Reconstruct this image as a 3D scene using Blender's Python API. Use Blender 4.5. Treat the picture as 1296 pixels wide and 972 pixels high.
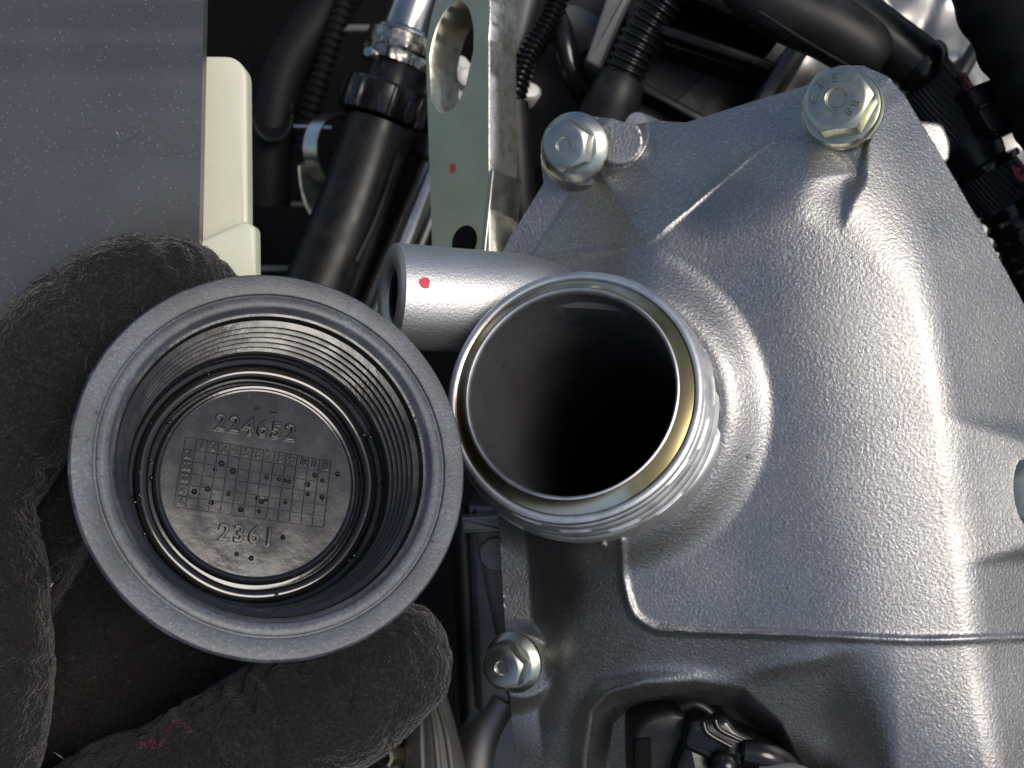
import bpy, bmesh, math, random
import numpy as np
from mathutils import Vector, Matrix, noise
random.seed(7); rng = np.random.default_rng(7)
for o in list(bpy.data.objects): bpy.data.objects.remove(o)
scene = bpy.context.scene
COL = scene.collection
RAD = math.radians

# ------------------------------------------------------------------ camera, sky, sun, exposure
F = 1564.0            # focal length in photo pixels (1296 wide)
D0 = 199.0            # millimetres from the lens to the reference plane of the cover
PITCH = 30.0          # camera tilt up from looking straight down
CAM = Vector((0, 0, 1.15))
ROT = Matrix.Rotation(RAD(PITCH), 3, 'X')
cd = bpy.data.cameras.new('camera'); cam = bpy.data.objects.new('camera', cd); COL.objects.link(cam)
cam.location = CAM; cam.rotation_euler = ROT.to_euler()
cd.sensor_width = 36; cd.lens = 36 * F / 1296
cd.clip_start = 0.005; cd.clip_end = 100
cd.dof.use_dof = True; cd.dof.focus_distance = 0.184; cd.dof.aperture_fstop = 34
scene.camera = cam
SUN_CAM = Vector((0.45, 0.15, 0.88)).normalized()      # towards the sun, in the camera's axes
sd = ROT @ SUN_CAM
w = bpy.data.worlds.new('World'); scene.world = w; w.use_nodes = True
wn = w.node_tree
sky = wn.nodes.new('ShaderNodeTexSky'); sky.sky_type = 'NISHITA'; sky.sun_disc = False
sky.sun_elevation = math.asin(sd.z); sky.sun_rotation = math.atan2(sd.x, sd.y)
sky.dust_density = 2.5; sky.air_density = 1.0; sky.ozone_density = 1.0
wn.links.new(sky.outputs[0], wn.nodes['Background'].inputs[0])
wn.nodes['Background'].inputs[1].default_value = 0.088
sl = bpy.data.lights.new('sun', 'SUN'); sun = bpy.data.objects.new('sun', sl); COL.objects.link(sun)
sl.energy = 1.9; sl.angle = RAD(28); sl.color = (1.0, 0.93, 0.84)
sun.rotation_euler = (-sd).to_track_quat('-Z', 'Y').to_euler()
sun.location = CAM + sd * 3
vs = scene.view_settings
vs.view_transform = 'Standard'; vs.look = 'None'; vs.gamma = 1; vs.use_curve_mapping = False
vs.exposure = 0.18
scene.render.engine = 'CYCLES'
scene.cycles.use_denoising = True
scene.cycles.max_bounces = 8

# ------------------------------------------------------------------ helpers: everything is laid out in millimetres in the camera's axes
def P(px, py, h):
    d = D0 - h
    return Vector(((px - 648) * d / F, (486 - py) * d / F, -d))
def MM(r_px, h): return r_px * (D0 - h) / F
def world(v): return CAM + ROT @ (Vector(v) * 0.001)
def thing(name, label, cat, origin, group=None, kind=None):
    o = bpy.data.objects.new(name, None); COL.objects.link(o)
    o.empty_display_size = 0.005
    o.location = world(origin); o.rotation_euler = ROT.to_euler()
    tag(o, label, cat, group, kind); o['_o'] = list(origin)
    return o
def tag(o, label=None, cat=None, group=None, kind=None):
    if label: o['label'] = label
    if cat: o['category'] = cat
    if group: o['group'] = group
    if kind: o['kind'] = kind
def finish(name, me, mat, parent, smooth, origin):
    if mat: me.materials.append(mat)
    if smooth:
        me.polygons.foreach_set('use_smooth', [True] * len(me.polygons))
        if smooth is not True: me.set_sharp_from_angle(angle=RAD(smooth))
    me.update()
    o = bpy.data.objects.new(name, me); COL.objects.link(o)
    if parent:
        o.parent = parent
    else:
        o.location = world(origin); o.rotation_euler = ROT.to_euler(); o['_o'] = list(origin)
    return o
def root_origin(parent):
    while parent.parent: parent = parent.parent
    return Vector(parent['_o'])
def obj(name, geo, mat, parent=None, smooth=40, origin=None):
    """geo = (verts in mm, faces) in camera axes -> ONE mesh object"""
    verts, faces = geo
    org = root_origin(parent) if parent else Vector(origin if origin is not None else np.mean(np.array([tuple(v) for v in verts]), axis=0))
    arr = (np.array([tuple(v) for v in verts], dtype=float) - np.array(org)) * 0.001
    me = bpy.data.meshes.new(name)
    me.from_pydata(arr.tolist(), [], [tuple(int(i) for i in f) for f in faces])
    bm = bmesh.new(); bm.from_mesh(me); bmesh.ops.recalc_face_normals(bm, faces=bm.faces); bm.to_mesh(me); bm.free()
    return finish(name, me, mat, parent, smooth, org)
def join(*geos):
    V, Fc = [], []
    for v, f in geos:
        n = len(V); V += [Vector(q) for q in v]; Fc += [tuple(i + n for i in q) for q in f]
    return V, Fc
def frame(axis, up=(0, 1, 0)):
    a = Vector(axis).normalized(); u = Vector(up).cross(a)
    if u.length < 1e-4: u = Vector((1, 0, 0)).cross(a)
    u.normalize(); return u, a.cross(u).normalized(), a
def lathe(c, axis, prof, seg=64, up=(0, 1, 0), rfun=None, closed=False):
    """prof: list of (r, z along axis)"""
    u, v, a = frame(axis, up); c = Vector(c); V, Fc = [], []
    n = len(prof)
    for i, (r, z) in enumerate(prof):
        for k in range(seg):
            t = 2 * math.pi * k / seg
            rr = r if rfun is None else rfun(r, z, t)
            V.append(c + a * z + (u * math.cos(t) + v * math.sin(t)) * rr)
    for i in range(n if closed else n - 1):
        j = (i + 1) % n
        for k in range(seg):
            q = (k + 1) % seg
            Fc.append((i * seg + k, i * seg + q, j * seg + q, j * seg + k))
    if not closed:
        if prof[0][0] > 1e-6 and prof[0][0] < 0.02 or prof[0][0] == 0: pass
    return V, Fc
def catmull(pts, n):
    pts = [np.array(p, dtype=float) for p in pts]
    pts = [2 * pts[0] - pts[1]] + pts + [2 * pts[-1] - pts[-2]]
    out = []
    for i in range(1, len(pts) - 2):
        p0, p1, p2, p3 = pts[i - 1:i + 3]
        for k in range(n):
            t = k / n
            out.append(0.5 * (2 * p1 + (p2 - p0) * t + (2 * p0 - 5 * p1 + 4 * p2 - p3) * t * t + (3 * p1 - p0 - 3 * p2 + p3) * t ** 3))
    out.append(pts[-2]); return out
def sweep(pts, radii, seg=20, caps=True, flat=None):
    """tube along 3D points"""
    pts = [Vector(p) for p in pts]; V, Fc = [], []
    n = len(pts); prev = None
    for i in range(n):
        t = (pts[min(i + 1, n - 1)] - pts[max(i - 1, 0)]).normalized()
        if prev is None:
            u, v, _ = frame(t, (0, 0, 1))
        else:
            u = prev - t * prev.dot(t); u.normalize(); v = t.cross(u)
        prev = u
        for k in range(seg):
            a = 2 * math.pi * k / seg
            V.append(pts[i] + (u * math.cos(a) + v * math.sin(a) * (flat or 1)) * radii[i])
    for i in range(n - 1):
        for k in range(seg):
            q = (k + 1) % seg
            Fc.append((i * seg + k, i * seg + q, (i + 1) * seg + q, (i + 1) * seg + k))
    if caps:
        Fc.append(tuple(range(seg))); Fc.append(tuple((n - 1) * seg + k for k in range(seg)))
    return V, Fc
def tube_px(pts, n=10, seg=24, flat=None, caps=True):
    """pts: (px, py, h, r_px)"""
    s = catmull(pts, n) if len(pts) > 2 else [np.array(pts[0]) * (1 - t) + np.array(pts[1]) * t for t in np.linspace(0, 1, n + 1)]
    return sweep([P(*q[:3]) for q in s], [MM(q[3], q[2]) for q in s], seg, caps, flat)
def corrugated_px(pts, pitch=1.6, amp=0.12, n=30, seg=24, sharp=1.0):
    s = catmull(pts, n)
    p3 = [P(*q[:3]) for q in s]; r = [MM(q[3], q[2]) for q in s]
    L = [0]
    for i in range(1, len(p3)): L.append(L[-1] + (p3[i] - p3[i - 1]).length)
    m = int(L[-1] / pitch * 8); ts = np.linspace(0, L[-1], m + 1)
    arr = np.array([tuple(v) for v in p3])
    X = [np.interp(ts, L, arr[:, k]) for k in range(3)]; R = np.interp(ts, L, r)
    ph = np.cos(ts / pitch * 2 * math.pi)
    ph = np.sign(ph) * np.abs(ph) ** 0.6
    R = R * (1 - amp + amp * ph)
    return sweep(list(zip(*X)), R, seg)
def prism(poly, back, bev=0.0, steps=3):
    """poly: 3D front outline; back: vector to the back outline; rounded front edge"""
    poly = [Vector(p) for p in poly]; n = len(poly); back = Vector(back)
    c = sum(poly, Vector()) / n; nb = back.normalized()
    loops = []
    def inset(d):
        out = []
        for i in range(n):
            e0 = (poly[i] - poly[i - 1]).normalized(); e1 = (poly[(i + 1) % n] - poly[i]).normalized()
            n0 = e0.cross(nb); n1 = e1.cross(nb); m = n0 + n1
            if m.length < 1e-6: m = n0
            m.normalize(); k = max(0.45, m.dot(n0))
            out.append((m, d / k))
        return out
    area = sum((poly[i] - c).cross(poly[(i + 1) % n] - c).dot(nb) for i in range(n))
    sg = -1 if area > 0 else 1
    if sg < 0: sg = -1
    if bev > 0:
        for s in range(steps + 1):
            a = math.pi / 2 * s / steps
            d = bev * (1 - math.sin(a)); z = bev * (1 - math.cos(a))
            ins = inset(d)
            # move towards the inside
            loop = []
            for i in range(n):
                m, k = ins[i]
                q1 = poly[i] + m * k; q2 = poly[i] - m * k
                loop.append((q1 if area * 1 < 0 else q2) + nb * z)
            loops.append(loop)
    else:
        loops.append(list(poly))
    loops.append([p + back for p in poly])
    V = [q for l in loops for q in l]; Fc = []
    for j in range(len(loops) - 1):
        for i in range(n):
            k = (i + 1) % n
            Fc.append((j * n + i, j * n + k, (j + 1) * n + k, (j + 1) * n + i))
    Fc.append(tuple(range(n))); Fc.append(tuple((len(loops) - 1) * n + i for i in range(n)))
    return V, Fc
def prism_px(pts, h, depth, bev=0.5, back=None):
    poly = [P(p[0], p[1], p[2] if len(p) > 2 else h) for p in pts]
    return prism(poly, back if back is not None else (0, 0, -depth), bev)
def round_poly(pts, r, n=5):
    """round the corners of a 2D polygon; r scalar or list"""
    out = []; m = len(pts)
    for i in range(m):
        p0, p1, p2 = (np.array(pts[(i + k) % m][:2], float) for k in (-1, 0, 1))
        rr = r[i] if isinstance(r, (list, tuple)) else r
        if rr <= 0: out.append(tuple(p1)); continue
        a = (p0 - p1) / np.linalg.norm(p0 - p1); b = (p2 - p1) / np.linalg.norm(p2 - p1)
        q = min(rr, 0.49 * np.linalg.norm(p0 - p1), 0.49 * np.linalg.norm(p2 - p1))
        for k in range(n + 1):
            t = k / n
            out.append(tuple((1 - t) ** 2 * (p1 + a * q) + 2 * t * (1 - t) * p1 + t * t * (p1 + b * q)))
    return out
def box_geo(c, u, v, n, su, sv, sn, bev=0.3):
    c, u, v, n = map(Vector, (c, u, v, n))
    b = min(bev, su * .45, sv * .45)
    poly = []
    for (cx, cy, a0) in ((su / 2 - b, sv / 2 - b, 0), (-su / 2 + b, sv / 2 - b, 90), (-su / 2 + b, -sv / 2 + b, 180), (su / 2 - b, -sv / 2 + b, 270)):
        for k in range(4):
            a = RAD(a0 + 30 * k)
            poly.append(c + u * (cx + b * math.cos(a)) + v * (cy + b * math.sin(a)) + n * (sn / 2))
    return prism(poly, -n * sn, min(bev, sn * .4))
def text_geo(s, size=1.0, extrude=0.1, bevel=0.0, spacing=1.0):
    """flat text as 2D mesh in its own x,y with z relief; centred"""
    cu = bpy.data.curves.new('t', 'FONT'); cu.body = s; cu.size = size; cu.extrude = extrude; cu.bevel_depth = bevel
    cu.align_x = 'CENTER'; cu.align_y = 'CENTER'; cu.resolution_u = 3; cu.space_character = spacing
    o = bpy.data.objects.new('t', cu); COL.objects.link(o)
    dg = bpy.context.evaluated_depsgraph_get(); dg.update()
    me = o.evaluated_get(dg).to_mesh()
    V = [v.co.copy() for v in me.vertices]; Fc = [tuple(p.vertices) for p in me.polygons]
    o.evaluated_get(dg).to_mesh_clear()
    bpy.data.objects.remove(o); bpy.data.curves.remove(cu)
    return V, Fc
def place2d(geo, c, u, v, n):
    c, u, v, n = map(Vector, (c, u, v, n))
    return [c + u * q.x + v * q.y + n * q.z for q in geo[0]], geo[1]

# ------------------------------------------------------------------ materials (texture sizes are per metre: 1000 = one millimetre)
def mat(name, col, rough=0.5, metal=0.0, bump=None, var=None, rvar=None, spec=0.5, coat=0.0, sheen=0.0, sss=0.0, aniso=0.0):
    m = bpy.data.materials.new(name); m.use_nodes = True
    nt = m.node_tree; N = nt.nodes; Lk = nt.links; b = N['Principled BSDF']
    b.inputs['Base Color'].default_value = (*col, 1); b.inputs['Roughness'].default_value = rough
    b.inputs['Metallic'].default_value = metal; b.inputs['Specular IOR Level'].default_value = spec
    b.inputs['Coat Weight'].default_value = coat; b.inputs['Coat Roughness'].default_value = 0.12
    if sheen: b.inputs['Sheen Weight'].default_value = sheen; b.inputs['Sheen Roughness'].default_value = 0.4
    if sss: b.inputs['Subsurface Weight'].default_value = sss; b.inputs['Subsurface Radius'].default_value = (.002, .002, .0012)
    tc = N.new('ShaderNodeTexCoord')
    def noise_(scale, detail=3, rough_=0.55):
        t = N.new('ShaderNodeTexNoise'); t.inputs['Scale'].default_value = scale; t.inputs['Detail'].default_value = detail
        t.inputs['Roughness'].default_value = rough_; Lk.new(tc.outputs['Object'], t.inputs['Vector']); return t.outputs['Fac']
    def ramp(fac, lo, hi, c0, c1):
        r = N.new('ShaderNodeValToRGB'); r.color_ramp.elements[0].position = lo; r.color_ramp.elements[1].position = hi
        r.color_ramp.elements[0].color = (*c0, 1); r.color_ramp.elements[1].color = (*c1, 1); Lk.new(fac, r.inputs[0]); return r.outputs[0]
    cur = None
    if var:                                     # list of (scale, lo, hi, other colour, detail)
        for (sc, lo, hi, c2, det) in var:
            mx = N.new('ShaderNodeMix'); mx.data_type = 'RGBA'
            f = ramp(noise_(sc, det), lo, hi, (0, 0, 0), (1, 1, 1)); Lk.new(f, mx.inputs['Factor'])
            if cur is None: mx.inputs['A'].default_value = (*col, 1)
            else: Lk.new(cur, mx.inputs['A'])
            mx.inputs['B'].default_value = (*c2, 1); cur = mx.outputs['Result']
        Lk.new(cur, b.inputs['Base Color'])
    if rvar:                                    # (scale, lo, hi, r0, r1)
        sc, lo, hi, r0, r1 = rvar
        f = ramp(noise_(sc, 4), lo, hi, (r0,) * 3, (r1,) * 3); Lk.new(f, b.inputs['Roughness'])
    last = None
    for (sc, strength, dist, det) in (bump or []):
        bn = N.new('ShaderNodeBump'); bn.inputs['Strength'].default_value = strength; bn.inputs['Distance'].default_value = dist
        Lk.new(noise_(sc, det), bn.inputs['Height'])
        if last: Lk.new(last, bn.inputs['Normal'])
        last = bn.outputs['Normal']
    if last: Lk.new(last, b.inputs['Normal'])
    return m
M = {}
M['cast'] = mat('cast_aluminium', (.38, .372, .365), .42, 1.0, bump=[(2100, .75, .00015, 4)],
                var=[(60, .35, .75, (.33, .32, .308), 4), (2100, .66, .72, (.18, .175, .17), 3), (2400, .52, .64, (.50, .495, .49), 2), (35, .60, .80, (.27, .26, .24), 6)], rvar=(90, .3, .7, .38, .5))
M['cast_fine'] = mat('fine_cast_aluminium', (.66, .66, .66), .52, 1.0, bump=[(2600, .55, .00014, 2)], var=[(80, .35, .7, (.58, .575, .57), 4), (1900, .6, .7, (.48, .48, .48), 2)])
M['machined'] = mat('machined_aluminium', (.78, .775, .76), .44, 1.0, bump=[(700, .12, .0001, 4)], var=[(260, .45, .7, (.5, .5, .5), 5)])
M['oily'] = mat('oil_stained_aluminium', (.30, .25, .12), .25, 1.0, var=[(38, .46, .60, (.62, .60, .54), 4)])
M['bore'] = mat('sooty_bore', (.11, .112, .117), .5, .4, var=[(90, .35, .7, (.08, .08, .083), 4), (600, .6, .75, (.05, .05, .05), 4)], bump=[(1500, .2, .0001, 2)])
M['bore_dark'] = mat('shade_and_mark_black', (.003, .003, .004), .7, spec=.1)  # black painted in for shade inside openings; the moulded mark uses it too
M['zinc'] = mat('zinc_plate', (.56, .56, .44), .30, 1.0, bump=[(900, .1, .0001, 3)], var=[(300, .4, .7, (.48, .50, .40), 4)], rvar=(400, .3, .7, .24, .42))
M['steel_zinc'] = mat('dull_zinc_plate', (.47, .49, .44), .34, 1.0, bump=[(900, .1, .0001, 3)], rvar=(400, .3, .7, .26, .44))
M['bracket'] = mat('olive_zinc_plate', (.56, .56, .40), .44, .95, bump=[(500, .08, .0001, 3)], var=[(120, .4, .7, (.49, .49, .35), 5), (2200, .69, .74, (.2, .2, .15), 2)])
M['bracket_edge'] = mat('sheared_zinc_edge', (.90, .88, .76), .36, 1.0, bump=[(600, .4, .0003, 4)], var=[(400, .5, .72, (.55, .52, .40), 5)])
M['black'] = mat('black_plastic', (.008, .008, .009), .38, spec=.4, bump=[(1800, .08, .0001, 2)], var=[(260, .52, .75, (.02, .0195, .018), 6)], rvar=(200, .3, .7, .3, .5))
M['black_gloss'] = mat('glossy_black_plastic', (.008, .008, .009), .18, bump=[(400, .06, .0002, 3)], rvar=(300, .35, .7, .12, .3))
M['rubber'] = mat('black_rubber', (.008, .008, .0085), .48, spec=.35, bump=[(900, .15, .0001, 3)], var=[(200, .45, .75, (.022, .022, .022), 5)])
M['hose'] = mat('matt_black_hose', (.006, .006, .0065), .6, spec=.25, bump=[(600, .1, .0001, 3)])
M['dark_metal'] = mat('dark_engine_metal', (.06, .06, .06), .5, 1.0, bump=[(700, .2, .0002, 3)], var=[(80, .35, .7, (.035, .035, .033), 4)])
M['block'] = mat('grimy_alloy', (.34, .33, .31), .5, 1.0, bump=[(700, .2, .0002, 3)], var=[(80, .35, .7, (.22, .21, .19), 4)])
M['silver'] = mat('bright_pipe', (.62, .61, .58), .22, 1.0, bump=[(300, .05, .0002, 3)], var=[(150, .4, .7, (.45, .44, .42), 4)])
M['crimp'] = mat('crimped_steel', (.62, .58, .50), .25, 1.0, bump=[(500, .5, .0005, 3)], var=[(400, .4, .6, (.22, .21, .18), 4)])
M['grey_hose'] = mat('grey_hose', (.16, .16, .16), .45, bump=[(900, .1, .0001, 3)], var=[(100, .4, .7, (.11, .11, .11), 3)])
M['dull_hose'] = mat('dull_grey_rubber', (.07, .07, .068), .5, bump=[(900, .1, .0001, 3)], var=[(100, .4, .7, (.05, .05, .048), 3)])
M['cream'] = mat('cream_plastic', (.70, .71, .57), .42, sss=.15, bump=[(600, .05, .0001, 3)], var=[(60, .4, .7, (.65, .665, .52), 3), (220, .62, .8, (.56, .56, .43), 6)])
M['white'] = mat('white_plastic', (.62, .62, .60), .4)
M['alloy'] = mat('pale_alloy', (.50, .49, .47), .5, 1.0, bump=[(500, .3, .0003, 4)], var=[(120, .4, .7, (.36, .35, .33), 5)])
M['red'] = mat('red_paint', (.62, .035, .06), .5)
M['dullred'] = mat('faded_red_paint', (.30, .05, .03), .5)
M['redtape'] = mat('red_fibre', (.75, .16, .18), .8, var=[(700, .42, .58, (.05, .02, .02), 3)])
M['brass'] = mat('brass_clip', (.66, .56, .38), .25, 1.0)
def tape_mat():
    m = mat('woven_tape', (.016, .016, .018), .6)
    nt = m.node_tree; N = nt.nodes; b = N['Principled BSDF']; tc = N['Texture Coordinate']
    wv = N.new('ShaderNodeTexWave'); wv.inputs['Scale'].default_value = 420; wv.bands_direction = 'DIAGONAL'; wv.inputs['Distortion'].default_value = 1.0
    nt.links.new(tc.outputs['Object'], wv.inputs['Vector'])
    bn = N.new('ShaderNodeBump'); bn.inputs['Distance'].default_value = .0003; bn.inputs['Strength'].default_value = .7
    nt.links.new(wv.outputs['Fac'], bn.inputs['Height']); nt.links.new(bn.outputs[0], b.inputs['Normal'])
    return m
M['tape'] = tape_mat()
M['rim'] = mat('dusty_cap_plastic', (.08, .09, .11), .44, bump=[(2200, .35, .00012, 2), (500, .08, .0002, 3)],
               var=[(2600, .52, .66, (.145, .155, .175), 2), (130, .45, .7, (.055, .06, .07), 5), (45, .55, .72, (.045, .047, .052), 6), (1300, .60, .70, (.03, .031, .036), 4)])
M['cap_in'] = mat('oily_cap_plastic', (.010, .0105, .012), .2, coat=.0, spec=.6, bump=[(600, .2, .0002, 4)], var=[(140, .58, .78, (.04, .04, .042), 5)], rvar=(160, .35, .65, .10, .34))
M['seal'] = mat('wet_seal', (.006, .006, .007), .08, bump=[(180, .12, .0003, 3)], coat=.4)
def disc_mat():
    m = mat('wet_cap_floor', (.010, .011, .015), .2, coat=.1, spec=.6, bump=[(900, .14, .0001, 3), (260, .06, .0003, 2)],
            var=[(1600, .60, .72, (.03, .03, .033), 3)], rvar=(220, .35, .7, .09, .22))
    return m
M['disc'] = disc_mat()
M['glove'] = mat('black_fleece', (.015, .0148, .0155), .95, spec=.1, sheen=.2, bump=[(1100, .8, .0008, 3), (3000, .5, .0003, 2)],
                 var=[(1900, .48, .66, (.031, .030, .030), 2), (60, .4, .75, (.015, .0135, .013), 3)])
M['fuzz'] = mat('fleece_fibre', (.019, .0185, .019), .85, spec=.08, var=[(400, .55, .8, (.07, .068, .067), 2)])
M['thread_red'] = mat('red_thread', (.36, .02, .06), .8)
M['lint'] = mat('white_lint', (.5, .48, .46), .8)
def flake_mat():
    m = mat('metallic_flake_panel', (.135, .137, .138), .36, .5, coat=.15, bump=[(500, .04, .0002, 3)], var=[(25, .35, .7, (.095, .098, .105), 3)])
    nt = m.node_tree; N = nt.nodes; b = N['Principled BSDF']; tc = N['Texture Coordinate']
    vo = N.new('ShaderNodeTexVoronoi'); vo.inputs['Scale'].default_value = 2400; nt.links.new(tc.outputs['Object'], vo.inputs['Vector'])
    sp = N.new('ShaderNodeSeparateColor'); nt.links.new(vo.outputs['Color'], sp.inputs[0])
    g1 = N.new('ShaderNodeMath'); g1.operation = 'GREATER_THAN'; g1.inputs[1].default_value = .88; nt.links.new(sp.outputs[0], g1.inputs[0])
    l1 = N.new('ShaderNodeMath'); l1.operation = 'LESS_THAN'; l1.inputs[1].default_value = .26; nt.links.new(vo.outputs['Distance'], l1.inputs[0])
    mu = N.new('ShaderNodeMath'); mu.operation = 'MULTIPLY'; nt.links.new(g1.outputs[0], mu.inputs[0]); nt.links.new(l1.outputs[0], mu.inputs[1])
    mx = N.new('ShaderNodeMix'); mx.data_type = 'RGBA'; nt.links.new(mu.outputs[0], mx.inputs['Factor'])
    src = b.inputs['Base Color'].links[0].from_socket
    nt.links.new(src, mx.inputs['A']); mx.inputs['B'].default_value = (.30, .30, .31, 1); nt.links.new(mx.outputs['Result'], b.inputs['Base Color'])
    return m
M['flake'] = flake_mat()
M['floor'] = mat('deep_shade_black', (.003, .003, .0035), .9, spec=.1, var=[(30, .4, .7, (.006, .006, .006), 4)])  # near-black colour stands in for the shade deep in the bay

# ------------------------------------------------------------------ the setting: dark depths of the engine bay
def grid_geo(xs, ys, hf):
    V = [P(x, y, hf(x, y)) for y in ys for x in xs]; nx = len(xs)
    Fc = [(j * nx + i, j * nx + i + 1, (j + 1) * nx + i + 1, (j + 1) * nx + i) for j in range(len(ys) - 1) for i in range(nx - 1)]
    return V, Fc
o = obj('engine_bay_floor', grid_geo(np.linspace(-900, 2200, 40), np.linspace(-900, 1900, 40), lambda x, y: -190 + 6 * math.sin(x * .02) * math.cos(y * .017)), M['floor'])  # backdrop sheet that blocks the sky, its shade put into the colour
tag(o, kind='structure')

# ------------------------------------------------------------------ timing cover: a cast housing as a sheet of heights over its own outline
OUTLINE = [(688, 232), (684, 196), (697, 166), (722, 150), (748, 147), (775, 150), (800, 158), (830, 153), (868, 155), (960, 126), (1018, 109),
           (1036, 92), (1062, 83), (1092, 83), (1124, 97), (1146, 122), (1164, 152), (1196, 205), (1250, 300), (1300, 392), (1370, 520), (1430, 640),
           (1460, 800), (1460, 1130), (662, 1130), (652, 972), (640, 800), (631, 657), (618, 540), (612, 430), (622, 345), (646, 300)]
LOOP = [(668, 352), (674, 327), (742, 320), (812, 309), (850, 283), (958, 190), (985, 176), (1036, 168), (1130, 60), (1520, 40), (1520, 816), (1296, 808), (1000, 803), (850, 798),
        (822, 793), (805, 779), (796, 760), (790, 730), (787, 690), (760, 620), (700, 520)]
POCKET = [(742, 1130), (746, 960), (754, 905), (772, 884), (815, 872), (880, 868), (940, 874), (985, 915), (1012, 972), (1060, 1130)]
BEADS = [([tuple(q) for q in catmull([(787, 684), (789, 730), (797, 765), (806, 781), (825, 793), (850, 798), (1000, 803), (1120, 809), (1200, 810), (1296, 806), (1460, 806)], 3)], .62, .62),
         ([tuple(q) for q in catmull([(672, 340), (680, 328), (742, 320), (812, 309), (850, 281), (905, 235), (958, 191), (985, 176), (1036, 168)], 3)], .55, .45)]
def sdf(poly, X, Y):
    poly = np.array(poly, float); d = np.full(X.shape, 1e9); ins = np.zeros(X.shape, bool); n = len(poly)
    for i in range(n):
        a = poly[i]; b = poly[(i + 1) % n]; ab = b - a
        t = np.clip(((X - a[0]) * ab[0] + (Y - a[1]) * ab[1]) / (ab @ ab), 0, 1)
        d = np.minimum(d, np.hypot(X - a[0] - t * ab[0], Y - a[1] - t * ab[1]))
        c = ((a[1] > Y) != (b[1] > Y))
        with np.errstate(divide='ignore', invalid='ignore'):
            xi = (b[0] - a[0]) * (Y - a[1]) / (b[1] - a[1]) + a[0]
        ins ^= c & (X < xi)
    return np.where(ins, -d, d)
def smin(a, b, k):
    t = np.clip(.5 + .5 * (b - a) / k, 0, 1); return b * (1 - t) + a * t - k * t * (1 - t)
def smax(a, b, k): return -smin(-a, -b, k)
def sstep(a, b, x):
    t = np.clip((x - a) / (b - a), 0, 1); return t * t * (3 - 2 * t)
TILT = 0.34
Q = 0.127             # mm per photo pixel on the reference plane
RIDGE_Y = [-100, 100, 200, 300, 500, 700, 900, 1200]; RIDGE_X = [1062, 1075, 1090, 1112, 1146, 1174, 1200, 1235]
def flange_h(px, py): return TILT * ((np.asarray(px, float) - 648) * Q - 14) - 18
BOLT_AX = Vector((-TILT, -0.02, 1)).normalized()
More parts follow.
